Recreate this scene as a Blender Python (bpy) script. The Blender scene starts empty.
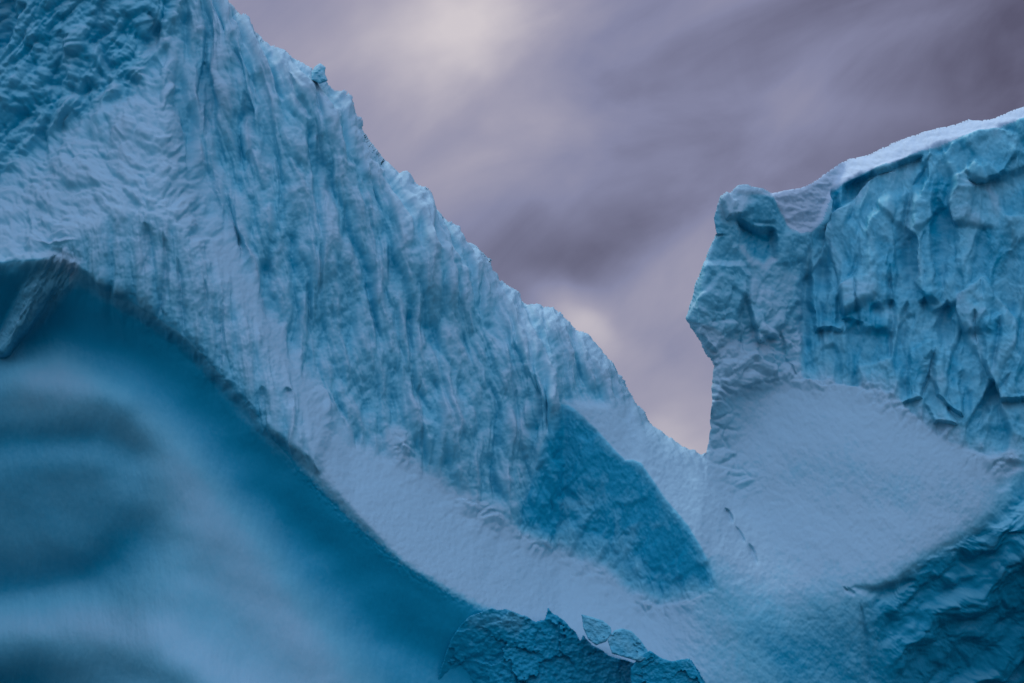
import bpy, math
import numpy as np
from mathutils import Vector

RES = 1.0          # grid step of the ice surface, in reference units (1 unit = 5.5 cm of ice)
SC = bpy.context.scene
COL = SC.collection

# ------------------------------------------------------------------ camera
CAM = np.array([0.0, 0.0, 4.0])
PITCH = math.radians(8.6)
LENS, SENSOR = 90.0, 36.0
K = SENSOR / LENS / 1024.0
FWD = np.array([0, math.cos(PITCH), math.sin(PITCH)])
UPV = np.array([0, -math.sin(PITCH), math.cos(PITCH)])
RGT = np.array([1.0, 0, 0])
Y0, M = 140.0, 140.0 * K           # reference distance, metres per unit there

def world(u, v, H):
    """point of the ice that stands H units nearer than the reference distance"""
    a = (u - 512.0) * K
    b = (341.5 - v) * K
    d = FWD[None] + a[:, None] * RGT[None] + b[:, None] * UPV[None]
    Y = Y0 - M * H
    return CAM[None] + d * (Y / d[:, 1])[:, None]

def direction(u, v):
    d = FWD + (u - 512.0) * K * RGT + (341.5 - v) * K * UPV
    return d / np.linalg.norm(d)

cam_d = bpy.data.cameras.new('camera')
cam = bpy.data.objects.new('camera', cam_d)
COL.objects.link(cam)
cam.location = CAM
cam.rotation_euler = (math.radians(90) + PITCH, 0, 0)
cam_d.lens = LENS
cam_d.sensor_width = SENSOR
cam_d.clip_end = 60000
SC.camera = cam

# ------------------------------------------------------------------ noise
def _hash(ix, iy, seed):
    h = (ix.astype(np.uint32) * np.uint32(374761393) + iy.astype(np.uint32) * np.uint32(668265263)
         + np.uint32((seed * 2246822519) & 0xffffffff))
    h = (h ^ (h >> np.uint32(13))) * np.uint32(1274126177)
    h = (h ^ (h >> np.uint32(15))) * np.uint32(2654435761)
    return h ^ (h >> np.uint32(16))

def perlin(x, y, seed=0):
    x = np.asarray(x, np.float32); y = np.asarray(y, np.float32)
    fx, fy = np.floor(x), np.floor(y)
    ix, iy = fx.astype(np.int32), fy.astype(np.int32)
    dx, dy = x - fx, y - fy
    sx = dx * dx * dx * (dx * (dx * 6 - 15) + 10)
    sy = dy * dy * dy * (dy * (dy * 6 - 15) + 10)
    out = []
    for oy in (0, 1):
        for ox in (0, 1):
            a = _hash(ix + ox, iy + oy, seed).astype(np.float32) * np.float32(2 * math.pi / 4294967296.0)
            out.append(np.cos(a) * (dx - ox) + np.sin(a) * (dy - oy))
    a = out[0] + sx * (out[1] - out[0])
    b = out[2] + sx * (out[3] - out[2])
    return (a + sy * (b - a)) * 1.5

def fbm(x, y, seed=0, octv=4, gain=0.5, lac=2.03):
    s, a = 0.0, 1.0
    for i in range(octv):
        s = s + a * perlin(x, y, seed + i * 17)
        x, y, a = x * lac + 11.3, y * lac + 5.7, a * gain
    return s

def billow(x, y, seed=0, octv=4, gain=0.5, lac=2.05):
    s, a = 0.0, 1.0
    for i in range(octv):
        n = np.abs(perlin(x, y, seed + i * 17))
        s = s + a * (np.sqrt(n * n + 0.006) - 0.28)
        x, y, a = x * lac + 3.1, y * lac + 9.2, a * gain
    return s

def cells(x, y, seed=0, tilt=1.0):
    """broken faceted relief: every cell is a plane with its own height and tilt; returns height, crack distance, id"""
    fx, fy = np.floor(x), np.floor(y)
    ix, iy = fx.astype(np.int32), fy.astype(np.int32)
    d1 = np.full(x.shape, 9.0, np.float32); d2 = d1.copy(); h = np.zeros_like(d1); idv = np.zeros_like(d1)
    for oy in (-1, 0, 1):
        for ox in (-1, 0, 1):
            r = _hash(ix + ox, iy + oy, seed)
            rx = (r & np.uint32(1023)).astype(np.float32) / 1023
            ry = ((r >> np.uint32(10)) & np.uint32(1023)).astype(np.float32) / 1023
            rh = ((r >> np.uint32(20)) & np.uint32(1023)).astype(np.float32) / 1023
            r2 = _hash(ix + ox, iy + oy, seed + 91)
            tx = (r2 & np.uint32(1023)).astype(np.float32) / 1023 - .5
            ty = ((r2 >> np.uint32(10)) & np.uint32(1023)).astype(np.float32) / 1023 - .5
            px, py = x - (fx + ox + rx), y - (fy + oy + ry)
            d = np.sqrt(px * px + py * py)
            near = d < d1
            d2 = np.where(near, d1, np.minimum(d2, d))
            h = np.where(near, (rh - .5) + tilt * 2 * (tx * px + ty * py), h)
            idv = np.where(near, rh, idv)
            d1 = np.minimum(d, d1)
    return h, d2 - d1, idv

def cushion(x, y, seed):
    """packed rounded lumps with creases between them"""
    h, c, i = cells(x + .25 * perlin(x * 1.3, y * 1.3, seed + 1), y + .25 * perlin(x * 1.3 + 7, y * 1.3, seed + 2), seed, .6)
    return np.sqrt(np.clip(c, 0, 1) + .01) + .5 * h

def blur(a, s):
    s = s / RES
    if s < 0.3: return a
    r = int(3 * s + 1)
    k = np.exp(-0.5 * (np.arange(-r, r + 1) / s) ** 2); k /= k.sum()
    for ax in (0, 1):
        p = np.pad(a, [(r, r) if i == ax else (0, 0) for i in (0, 1)], mode='edge')
        out = np.zeros_like(a)
        for i, w in enumerate(k):
            out += w * (p[i:i + a.shape[0]] if ax == 0 else p[:, i:i + a.shape[1]])
        a = out
    return a

def sstep(a, b, x):
    t = np.clip((x - a) / (b - a), 0, 1)
    return t * t * (3 - 2 * t)

# ------------------------------------------------------------------ grid and outline helpers
U0, U1, V0, V1 = -90.0, 1112.0, -92.0, 842.0
us = np.arange(U0, U1 + .01, RES, dtype=np.float32)
vs = np.arange(V0, V1 + .01, RES, dtype=np.float32)
UU, VV = np.meshgrid(us, vs)

def box(poly, pad):
    p = np.asarray(poly, np.float32)
    i0 = max(0, int((p[:, 1].min() - pad - V0) / RES)); i1 = min(len(vs), int((p[:, 1].max() + pad - V0) / RES) + 2)
    j0 = max(0, int((p[:, 0].min() - pad - U0) / RES)); j1 = min(len(us), int((p[:, 0].max() + pad - U0) / RES) + 2)
    return slice(i0, i1), slice(j0, j1)

def line_dist(poly, X, Y, closed=False):
    p = np.asarray(poly, np.float32)
    if closed: p = np.vstack([p, p[:1]])
    best = np.full(X.shape, 1e9, np.float32); t_at = np.zeros(X.shape, np.float32)
    L = np.concatenate([[0], np.cumsum(np.hypot(*np.diff(p, axis=0).T))])
    for i in range(len(p) - 1):
        ax, ay = p[i]; bx, by = p[i + 1]
        dx, dy = bx - ax, by - ay
        q = dx * dx + dy * dy + 1e-9
        t = np.clip(((X - ax) * dx + (Y - ay) * dy) / q, 0, 1)
        d = (X - ax - t * dx) ** 2 + (Y - ay - t * dy) ** 2
        m = d < best
        best = np.where(m, d, best)
        t_at = np.where(m, (L[i] + t * (L[i + 1] - L[i])) / L[-1], t_at)
    return np.sqrt(best), t_at

def inside(poly, X, Y):
    p = np.asarray(poly, np.float32); c = np.zeros(X.shape, bool)
    for i in range(len(p)):
        ax, ay = p[i - 1]; bx, by = p[i]
        if ay == by: continue
        c ^= ((ay > Y) != (by > Y)) & (X < (bx - ax) * (Y - ay) / (by - ay) + ax)
    return c

def sdist(poly, X, Y):
    d, _ = line_dist(poly, X, Y, True)
    return np.where(inside(poly, X, Y), d, -d)

def lane(line, w):
    o = np.zeros_like(UU); sl = box(line, 3 * w); dd, _ = line_dist(line, UU[sl], VV[sl]); o[sl] = np.exp(-(dd / w) ** 2); return o

def feather(poly, w):
    out = np.zeros_like(UU)
    s = box(poly, w + 2)
    out[s] = sstep(-w, w, sdist(poly, UU[s], VV[s]))
    return out

def rough(poly, amp, step, seed):
    """subdivide an outline and give it a broken edge"""
    p = np.asarray(poly, float); out = []
    for i in range(len(p) - 1):
        a, b = p[i], p[i + 1]
        n = max(1, int(np.hypot(*(b - a)) / step))
        for k in range(n): out.append(a + (b - a) * k / n)
    out.append(p[-1]); out = np.array(out)
    t = np.arange(len(out)) * step
    z = np.zeros_like(t)
    n1 = fbm(t / 22, z + seed, seed, 4, .6); n2 = fbm(t / 16, z + seed + 9.5, seed + 5, 4, .6)
    return out + amp * np.stack([n2 * .6, n1], 1)

def loft(lines):
    """interpolate named section lines (u, v, H) column by column"""
    vk, hk = [], []
    for ln in lines:
        a = np.array(ln, float)
        vk.append(np.interp(us, a[:, 0], a[:, 1])); hk.append(np.interp(us, a[:, 0], a[:, 2]))
    vk = np.maximum.accumulate(np.array(vk) + np.arange(len(vk))[:, None] * .3, axis=0); hk = np.array(hk)
    H = np.empty_like(UU)
    for j in range(len(us)):
        H[:, j] = np.interp(vs, vk[:, j], hk[:, j])
    return H

# ------------------------------------------------------------------ large form of the berg
crest = [(-90,-92,58),(60,-92,66),(130,-92,58),(190,-90,24),(205,-40,22),(216,-18,25),(230,0,25),(243,14,27),(255,28,28),(266,40,29),(278,51,30),(292,55,30),(306,62,30),
         (325,75,30),(338,90,30),(350,105,30),(372,140,30),(385,155,29),(400,170,28),(415,184,27),(430,200,25),(446,215,23),(460,235,22),(480,258,20),
         (500,280,20),(520,297,20),(545,306,20),(558,311,21),(575,325,22),(600,350,25),(612,362,26),(625,382,28),(637,402,31),(645,412,32),(665,437,38),(685,450,42),(705,456,45)]
LA = crest + [(720,480,55),(760,560,90),(800,640,120)]
LB = [(-90,190,50),(0,180,60),(68,126,70),(137,92,78),(165,50,60),(185,0,40),(200,-30,30),(215,10,36),(230,30,42),(275,85,50),(325,115,55),(400,215,55),(460,285,55),
      (500,335,55),(540,385,60),(562,404,62),(578,412,64),(625,461,78),(640,463,82),(670,505,104),(700,545,126),(712,575,138),(760,610,140),(800,660,145)]
_c = np.array(crest, float); _b = np.array(LB, float); _n = []
for u in np.arange(222, 556, 2.5):
    vc_, hc_ = np.interp(u, _c[:, 0], _c[:, 1]), np.interp(u, _c[:, 0], _c[:, 2])
    n = float(fbm(np.array([u / 21]), np.array([3.3]), 21, 3, .55)[0])
    dv = max(8, np.interp(u, _b[:, 0], _b[:, 1]) - vc_ + 26 * n)
    _n.append((u, vc_ + dv, hc_ + (.85 - .25 * n) * dv))
LB = [q for q in LB if q[0] < 220] + _n + [q for q in LB if q[0] > 558]
LC = [(-90,192,52),(0,182,62),(68,128,72),(137,95,80),(165,80,78),(172,100,80),(200,190,88),(222,230,98),(260,300,120),(300,368,130),(350,440,135),(400,465,125),
      (440,490,115),(480,515,105),(515,537,92),(560,560,76),(600,572,80),(640,600,96),(665,606,108),(700,585,130),(712,577,139),(760,612,141),(800,662,146)]
LD = [(-90,262,140),(0,262,145),(60,254,165),(105,218,166),(150,212,168),(185,235,168),(222,290,160),(260,350,172),(300,430,192),(350,500,202),(400,555,208),(440,582,200),
      (480,605,188),(520,618,168),(560,630,146),(600,645,148),(640,665,152),(700,690,170),(760,700,156),(800,720,150)]
LE = [(u, v + (8 if u < 60 else np.interp(u, [60, 105, 185, 260, 330], [8, 60, 92, 60, 4])), h + np.interp(u, [60, 105, 185, 260, 330], [1, 12, 16, 20, 2])) for u, v, h in LD]
LF = [(-90,345,75),(0,342,78),(60,325,95),(105,352,124),(150,375,140),(185,400,150),(222,445,155),(260,490,164),(300,540,172),(350,595,180),(400,645,186),(440,668,182),
      (480,690,170),(520,710,148),(560,730,138),(640,760,160),(700,780,192),(800,800,170)]
LG = [(-90,430,95),(0,430,106),(60,415,134),(105,428,152),(130,442,158),(150,455,166),(185,490,180),(222,540,186),(260,580,192),(300,630,199),(350,690,208),(400,740,214),(480,790,215),(560,810,190),(700,820,225),(800,830,220)]
LH = [(-90,590,35),(0,588,50),(60,583,84),(105,568,120),(130,552,150),(150,545,176),(185,565,194),(222,610,204),(260,650,212),(300,700,220),(350,750,230),(400,785,240),(480,812,235),(560,824,200),(700,830,232),(800,834,224)]
LI = [(-90,660,52),(0,655,72),(60,650,116),(105,660,160),(150,690,232),(222,720,262),(300,765,266),(350,795,262),(400,815,256),(480,828,242),(560,834,206),(700,838,238),(800,838,228)]
LJ = [(-90,842,-20),(0,842,0),(60,842,90),(150,842,270),(300,842,310),(400,842,280),(480,842,250),(560,842,212),(700,842,240),(800,842,230)]
HL = loft([LA, LB, LC, LD, LE, LF, LG, LH, LI, LJ])

capedge = [(716,200),(740,190),(762,194),(772,197),(783,216),(790,228),(800,233),(812,232),(820,218),(829,200),(838,188),(850,181),(880,165),(900,158),(950,140),(1024,119),(1112,88)]
RT = [(680,255,-130),(716,197,-85),(740,184,-80),(765,191,-80),(780,191,-98),(800,188,-118),(820,178,-114),(840,163,-110),(870,153,-102),(906,137,-98),(968,120,-92),(1024,107,-82),(1112,75,-82)]
RB = [(680,262,-120),(716,203,-72),(740,190,-66),(762,194,-64),(772,197,-60),(790,228,-60),(800,233,-62),(812,232,-66),(820,218,-72),(832,190,-78),(850,179,-76),(880,166,-72),
      (900,160,-70),(925,148,-68),(957,139,-66),(1024,118,-62),(1112,88,-60)]
RC = [(680,400,-30),(715,385,-34),(740,390,-20),(770,385,-16),(800,378,-12),(840,384,-8),(868,387,-2),(896,402,5),(951,444,18),(1007,463,20),(1112,470,20)]
RD = [(680,470,20),(715,468,34),(740,466,36),(800,450,34),(850,455,46),(900,468,52),(950,488,48),(1000,500,36),(1112,510,36)]
RE = [(680,500,40),(715,496,46),(740,498,48),(800,488,48),(850,496,60),(900,503,66),(950,513,58),(1000,515,40),(1112,520,40)]
RF = [(680,590,120),(715,590,125),(770,600,122),(800,595,120),(860,590,117),(900,570,106),(940,552,84),(990,530,48),(1112,530,42)]
RG = [(680,690,172),(715,690,156),(770,690,138),(860,683,112),(900,683,78),(950,690,8),(1024,690,-58),(1112,690,-66)]
RH = [(680,842,250),(860,842,190),(950,842,-30),(1112,842,-130)]
HR = loft([RT, RB, RC, RD, RE, RF, RG, RH])

crack = [(705,450),(716,488),(727,514),(745,550),(766,590),(776,640),(782,700),(790,850)]
cu = np.interp(vs, [p[1] for p in crack], [p[0] for p in crack])[:, None]
HL = HL - np.maximum(0, UU - cu) * 1.6
HR = HR - np.maximum(0, 706 - UU) * 2.0 * (VV > 440)

# soft blend of the two shoulders towards the bottom, sharp near the notch
kk = np.interp(vs, [430, 520, 600, 690], [2, 5, 16, 40])[:, None]
hh = np.clip(.5 + .5 * (HL - HR) / kk, 0, 1)
Hb = HR * (1 - hh) + HL * hh + kk * hh * (1 - hh)

hollow = [(-90,262),(0,264),(60,262),(80,275),(105,290),(150,312),(185,335),(222,378),(260,420),(300,475),(350,525),(400,568),(440,592),(480,612),(520,630),(600,680),(700,842),(-90,842)]
m_hollow = feather(hollow, 14)
m_hollow_in = blur(feather([(x, y + 22) for x, y in hollow], 8), 8)
saddlep = [(712,470),(735,400),(800,386),(868,395),(940,445),(1000,470),(1010,490),(960,540),(900,580),(860,600),(780,842),(500,842),(600,700),(720,600)]
m_sad = blur(feather(saddlep, 10), 10)
curtain = [(60,254),(105,216),(150,211),(185,233),(220,268),(246,306),(280,362),(308,416),(312,472),(260,420),(222,375),(185,335),(150,312),(105,288),(80,272)]
m_cs = blur(feather([(x, y + 14) for x, y in curtain], 10), 12) * sstep(320, 250, UU)
m_edge = lane(hollow[8:16], 12) * sstep(240, 320, UU) * .45
m_foot = lane([(350,440),(400,465),(440,490),(480,515),(515,537),(560,560),(600,572),(640,600),(680,592)], 12) * .6
soft = np.clip(m_hollow_in + m_sad + .8 * m_cs + m_edge + m_foot, 0, 1)
b3, b10 = blur(Hb, 2.2), blur(Hb, 13)
Hb = b3 * (1 - soft) + b10 * soft

def gully(path, w, depth):
    global Hb
    Hb = Hb - depth * lane(rough(path, 2, 12, 5), w)
gully([(-60,452),(40,440),(100,438),(136,456)], 24, 13); gully([(-60,602),(40,594),(100,576),(142,540)], 26, 15); gully([(-60,735),(40,704),(80,700)], 34, 20)
gully([(150,420),(210,470),(280,590),(320,680)], 60, -14); gully([(-60,385),(60,382),(120,398)], 24, -12); gully([(-60,640),(60,628),(160,650),(230,700)], 24, -12)
# ------------------------------------------------------------------ zones
spur = [(-90,262),(-90,195),(0,182),(68,128),(137,94),(165,40),(185,-20),(176,110),(200,188),(224,230),(206,262),(185,236),(150,213),(105,218),(60,254),(0,262)]
upper = [(-90,-92),(192,-92),(183,0),(163,45),(137,94),(68,128),(0,182),(-90,195)]
wall = [(190,-92),(240,-20),(640,400),(562,404),(545,440),(530,490),(515,537),(480,515),(440,490),(400,465),(350,440),(330,420),(300,368),(260,300),(222,230),(200,188),(176,110),(185,0)]
facet = [(562,404),(570,405),(578,413),(600,434),(625,461),(633,460),(641,463),(655,484),(670,505),(688,526),(700,546),(711,568),(715,588),(690,600),(660,606),(632,600),(612,580),(600,572),(575,560),(545,548),(513,537),(530,490),(545,440)]
cliff = [(686,320),(716,190),(762,194),(772,197),(790,228),(800,233),(812,232),(820,218),(832,190),(850,179),(880,166),(900,160),(925,148),(957,139),(1024,118),(1112,87),(1112,470),(1007,463),(951,444),(896,402),(868,387),(840,384),(800,378),(770,372),(740,350),(715,330)]
buttress = [(686,320),(716,190),(762,190),(772,197),(792,230),(806,240),(806,300),(800,378),(770,385),(740,392),(714,396),(705,350)]
cap = [(763,186),(774,197),(790,228),(800,233),(812,232),(820,218),(832,190),(850,179),(880,166),(900,160),(925,148),(957,139),(1024,118),(1112,88),(1112,60),(800,160)]
crump = [(1012,470),(1000,505),(960,542),(928,560),(900,586),(872,596),(885,640),(900,683),(900,842),(1112,842),(1112,475)]
m_spur, m_up, m_cur, m_wall = feather(spur, 12), feather(upper, 12), feather(curtain, 8), feather(wall, 8)
m_fac, m_cliff, m_but, m_cap, m_cru = feather(facet, 2.5), feather(cliff, 3), feather(buttress, 5), feather(cap, 3), feather(crump, 16)
m_bank = np.clip(1 - m_hollow - m_spur - m_up - m_cur - m_wall - m_fac - m_cliff - m_but - m_cap - m_cru, 0, 1)

# ------------------------------------------------------------------ carved features (slabs, grooves, pockets)
def slab(poly, h, e=2.5, tu=0.0, tv=0.0, amp=1.5, seed=1):
    q = rough(list(poly) + [poly[0]], amp, 4, seed)[:-1]
    s = box(q, e + 4)
    X, Y = UU[s], VV[s]
    w = sstep(-e, e, sdist(q, X, Y))
    c = np.mean(np.asarray(poly, float), axis=0)
    Hb[s] += w * (h + tu * (X - c[0]) + tv * (Y - c[1]))

def groove(line, w, depth, sharp=1.0, seed=1, amp=2.0):
    q = rough(line, amp, 5, seed)
    s = box(q, w * 2 + 3)
    d, t = line_dist(q, UU[s], VV[s])
    taper = np.clip(np.sin(np.pi * np.clip(t, .0, 1)), 0, 1) ** .8
    Hb[s] -= depth * np.clip(taper * 1.4, 0, 1) * np.exp(-(d / (w * taper + .3)) ** 2 * sharp)

# right cliff
slab([(846,186),(885,168),(920,157),(908,190),(898,196),(880,205),(862,236),(848,222)], -12, 4, .10, .18)
slab([(862,233),(882,203),(896,194),(902,233),(896,290),(890,330),(845,330),(836,292),(843,270)], 6, 6, -.05, .05, seed=3)
slab([(943,146),(965,164),(960,183),(937,192),(935,220),(932,256),(936,300),(921,300),(910,234),(910,211),(921,181),(932,161)], 7, 5, -.15, .05, seed=4)
groove([(932,153),(911,192),(905,225),(912,296)], 5, 9, seed=5)
groove([(940,196),(946,240),(942,292)], 8, 10, seed=6)
slab([(962,150),(1000,134),(1018,150),(1006,172),(985,180),(965,172)], 5, 3, .15, .25, seed=7)
slab([(968,182),(1000,178),(1040,165),(1040,205),(1000,222),(975,214)], -6, 5, .1, .2, seed=8)
groove([(985,225),(978,262),(984,300)], 7, 6, seed=9); groove([(1018,236),(1008,280),(1012,330)], 8, 7, seed=10)
slab([(958,258),(980,240),(996,262),(990,330),(966,330)], 4, 5, -.1, .10, seed=11)
groove([(858,236),(853,280),(858,330)], 4, 6, seed=92); groove([(826,250),(818,300),(822,352)], 4, 7, seed=93)
groove([(907,300),(902,348)], 4, 8, seed=12)
groove([(947,299),(943,348)], 6, 11, seed=13, amp=1)
groove([(974,309),(976,346)], 5, 9, seed=14)
groove([(931,350),(922,396)], 5, 9, seed=15)
groove([(890,262),(893,310),(889,364)], 3.2, 8, seed=16)
groove([(1000,312),(992,375)], 4, 8, seed=17)
groove([(1012,372),(985,405),(978,430)], 4, 7, seed=18)
groove([(872,305),(884,312),(893,300)], 6, 10, seed=19)
groove([(842,318),(852,326),(862,322)], 6, 9, seed=20)
slab([(910,350),(932,340),(933,352),(921,397),(904,402)], 8, 2, .1, .08, seed=21)
slab([(935,348),(954,352),(962,369),(961,416),(936,394)], 8, 2, -.15, .12, seed=22)
slab([(925,402),(943,396),(956,424),(934,422)], 7, 2, .1, .4, seed=23)
slab([(985,320),(1005,310),(1024,312),(1060,330),(1060,400),(1000,400),(985,360)], 8, 3, -.1, .12, seed=24)
groove([(812,236),(806,262),(806,290),(803,332),(806,362)], 5.5, 12, seed=25)
groove([(838,190),(826,230),(820,262),(826,300)], 6, 8, seed=26)
slab([(812,262),(836,246),(845,262),(836,300),(840,330),(815,330),(808,300)], 7, 3, .08, .14, seed=27)
# buttress
slab([(737,221),(754,230),(773,232),(775,258),(766,266),(752,258),(743,244)], -15, 5, -.15, .36, amp=.8)
slab([(750,229),(764,225),(771,234),(768,239),(756,235)], 4, 3, 0, .3, amp=.5)
slab([(722,196),(738,184),(748,184),(752,206),(744,215),(727,217)], 6, 4, -.1, .55)
slab([(697,262),(742,262),(752,275),(744,300),(738,330),(716,350),(686,326),(688,300)], 9, 3, .12, .02, seed=30)
slab([(752,268),(800,262),(800,300),(780,330),(758,340),(748,300)], 7, 3, -.05, .25, seed=31)
slab([(712,345),(740,330),(765,345),(790,350),(796,378),(770,384),(730,392),(711,410)], 7, 12, -.04, .20, seed=32)
groove([(743,300),(738,330),(742,352)], 3.5, 7, seed=33)
groove([(780,330),(784,360),(798,376)], 3, 6, seed=34)
# left wall
groove([(243,88),(247,120),(252,150),(246,170)], 4.5, 8, seed=40, amp=1)
groove([(205,60),(212,100),(206,140)], 9, 7, seed=41)
groove([(288,75),(297,100),(312,118)], 5, 7, seed=42)
groove([(222,180),(236,230),(240,262)], 5, 3, seed=43)
groove([(310,108),(318,140),(326,182),(324,215)], 5, 7, seed=44)
groove([(528,388),(524,418),(532,440)], 6, 4, seed=45)
groove([(420,380),(418,420),(424,455)], 3, 4, seed=46)
slab([(252,95),(290,80),(300,115),(306,160),(296,230),(270,250),(254,170)], 5, 12, -.05, .03, seed=47)
groove([(-20,-20),(4,0),(4,38),(-4,60)], 7, 14, seed=48)
groove([(60,20),(66,60),(50,100)], 9, 8, seed=49); groove([(105,-10),(98,40),(112,75)], 8, 8, seed=50)
groove([(150,10),(156,36),(140,60)], 6, 9, seed=51)
# curtain grooves under the spur
groove([(144,222),(152,250),(142,276)], 9, 7, seed=60, amp=1)
groove([(163,232),(168,262),(158,320)], 4, 7, seed=61)
groove([(176,255),(182,300),(184,340)], 3, 5, seed=62)
groove([(203,280),(206,320)], 2.5, 4, seed=63); groove([(222,296),(222,345),(220,370)], 2.5, 4, seed=64)
groove([(262,385),(264,430)], 6, 7, seed=65, amp=1); groove([(285,388),(290,410)], 4, 8, seed=66)
tongue = [(-6,352),(2,330),(14,306),(28,280),(42,264),(60,250),(80,258),(72,282),(58,304),(40,324),(20,342),(6,354)]
m_ton = feather(tongue, 7)
_s = box(tongue, 10); _d, _t = line_dist([(66,250),(48,276),(30,304),(3,350)], UU[_s], VV[_s])
_h = Hb[_s]; _w = np.interp(_t, [0, 1], [19, 5]); _k = 6.0
_g = 160 - .50 * (VV[_s] - 255) - 9 * (_d / _w) ** 2
_q = np.clip(.5 + .5 * (_g - _h) / _k, 0, 1); Hb[_s] = _h * (1 - _q) + _g * _q + _k * _q * (1 - _q)
m_ton = blur(m_ton, 4)
slab([(-90,270),(-90,198),(0,184),(68,130),(137,96),(160,60),(172,62),(178,108),(200,182),(222,226),(262,296),(302,366),(330,424),(318,470),(262,425),(222,380),(150,318),(60,262)], 11, 7, .0, .0, 3, 90)
# crack along the saddle
groove([(724,508),(733,524)], 2.6, 7, seed=70, amp=.6); groove([(735,526),(746,544)], 1.8, 4, seed=71, amp=.6); groove([(749,543),(758,566)], 2.6, 5, seed=72, amp=.6)
groove([(842,586),(852,594),(846,588)], 2, 3, seed=73); groove([(850,588),(885,594),(922,580)], 6, 5, seed=74)
groove([(860,604),(866,640),(870,690)], 3, 4, seed=75)

# facet edge lips: small rubble at the foot
rub = rough([(395,440),(405,466),(440,489),(480,516),(515,537),(560,556),(600,572),(632,600),(660,606),(690,592)], 2, 6, 80)
s = box(rub, 30); d, t = line_dist(rub, UU[s], VV[s])
m_rub = np.zeros_like(UU); m_rub[s] = np.exp(-(d / 15) ** 2)
rub2 = rough([(800,380),(840,384),(868,388),(896,404),(925,422),(951,444),(1007,464)], 2, 6, 81)
s = box(rub2, 30); d, t = line_dist(rub2, UU[s], VV[s])
m_rub2 = np.zeros_like(UU); m_rub2[s] = np.exp(-(d / 14) ** 2)

# ------------------------------------------------------------------ silhouette
sil = [tuple(p) for p in rough([(a, b) for a, b, _ in crest], 2.6, 4, 3)]
sil += [tuple(p) for p in rough([(705,456),(709,440),(710,420),(712,400),(713,380),(714,366),(706,353),(700,346),(694,337),(689,327),(689,312),(692,298),(697,280),(703,262),(711,245),(716,233),(715,218),(717,205),
        (719,197),(724,195),(730,192),(738,185),(748,184),(757,188),(764,189),(772,193)], 1.3, 4, 7)]
sil += [tuple(p) for p in rough([(772,193),(785,191),(800,188),(820,178),(840,163),(870,153),(906,137),(940,128),(968,120),(982,121),(1000,115),(1024,107),(1112,75)], .7, 5, 8)]
sil += [(1112.5, 843), (-90.5, 843), (-90.5, -92.5)]
sd = np.full(UU.shape, 200.0, np.float32)
c0, c1 = slice(0, int((480 - V0) / RES)), slice(0, len(us))
n_line = len(sil) - 3
d, _ = line_dist(sil[:n_line], UU[c0, c1], VV[c0, c1])
ins = inside(sil, UU, VV)
sd[c0, c1] = d
sd = np.where(ins, sd, -sd)
Rr = np.where((UU > 640) & (VV > 400), np.interp(UU, [640, 690], [26, 7]), np.where(UU < 700, 26.0, np.where(VV < 235, 7.0, 14.0)))
tt = np.clip(1 - np.maximum(sd, 0) / Rr, 0, 1)
Hb = Hb - Rr * .9 * (1 - np.sqrt(1 - np.minimum(tt, .995) ** 2))

# ------------------------------------------------------------------ small relief of each zone
vc = np.interp(us, [p[0] for p in crest], [p[1] for p in crest])[None]
wx = fbm(UU / 60, VV / 60, 100, 3) * 10
wy = fbm(UU / 60, VV / 60, 120, 3) * 10
lean = .10 * VV - 26 * np.exp(-np.clip(VV - vc, 0, 400) / 45)
wf = fbm(UU / 55, VV / 240, 140, 3) * 9
S = UU - lean + wf
disp = np.zeros_like(UU)
# fluted wall: runnels at several widths, broken across by small ledges
wl = fbm(UU / 34, VV / 70, 150, 3) * 6
fl = (billow((S + wl) / 44, VV / 170, 200, 2, .5) * 19 + billow((S + .7 * wl) / 21, VV / 95, 210, 2, .5) * 8.5
      + billow((S + .4 * wl) / 9.5, VV / 55, 220, 2, .5) * 2.8 + fbm(UU / 22, VV / 34, 230, 3, .5) * 1.5 + fbm(UU / 6, VV / 8, 235, 3, .6) * .5
      + billow((UU + wx) / 60, (VV + wy) / 80, 240, 3, .45) * 7)
disp += m_wall * (1 - .75 * m_rub) * fl
px_, py_ = UU + .35 * VV + wx, VV - .25 * UU + wy
lump = (billow(px_ / 70, py_ / 60, 300, 3, .5) * 11 + blur(cushion(px_ / 26, py_ / 19, 305), 1.5) * 6 * np.clip(.6 + .8 * perlin(UU / 50, VV / 50, 306), 0, 1.3)
        + blur(cushion(px_ / 12, py_ / 9, 308), .8) * 2.2 + fbm((UU + .4 * VV) / 20, (VV - .3 * UU) / 15, 310, 3, .5) * 1.4 + fbm(UU / 6, VV / 5, 315, 2) * .4 - 4)
disp += (m_spur * .85 + m_up * .9 + m_wall * .5 * np.exp(-np.clip(sd, 0, 300) / 30)) * lump
upfl = billow((UU + .55 * VV + wx) / 40, (VV - .4 * UU) / 130, 330, 3, .5) * 15
disp += m_up * upfl
cf = billow((UU - .12 * VV + wf * .5) / 21, VV / 190, 400, 3, .5) * 7 + billow((UU - .1 * VV + wf * .3) / 7, VV / 80, 410, 2) * 1.3 + fbm(UU / 25, VV / 30, 420, 4) * 2.5
disp += np.maximum(m_cur, blur(feather([(x, y + 26) for x, y in curtain], 8), 12) * sstep(300, 240, UU) * sstep(50, 90, UU) * .5) * cf
ramp_edge = np.exp(-np.clip(sd, 0, 200) / 22) * (UU < 706)
bk = fbm((UU + .7 * VV) / 60, (VV - .8 * UU) / 20, 500, 3, .45) * .6 + fbm(UU / 6, VV / 6, 520, 3, .6) * .22 + billow((UU + wx) / 50, (VV + wy) / 50, 530, 2) * 1.2
disp += m_bank * bk + m_bank * (ramp_edge * fl * .5)
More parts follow.
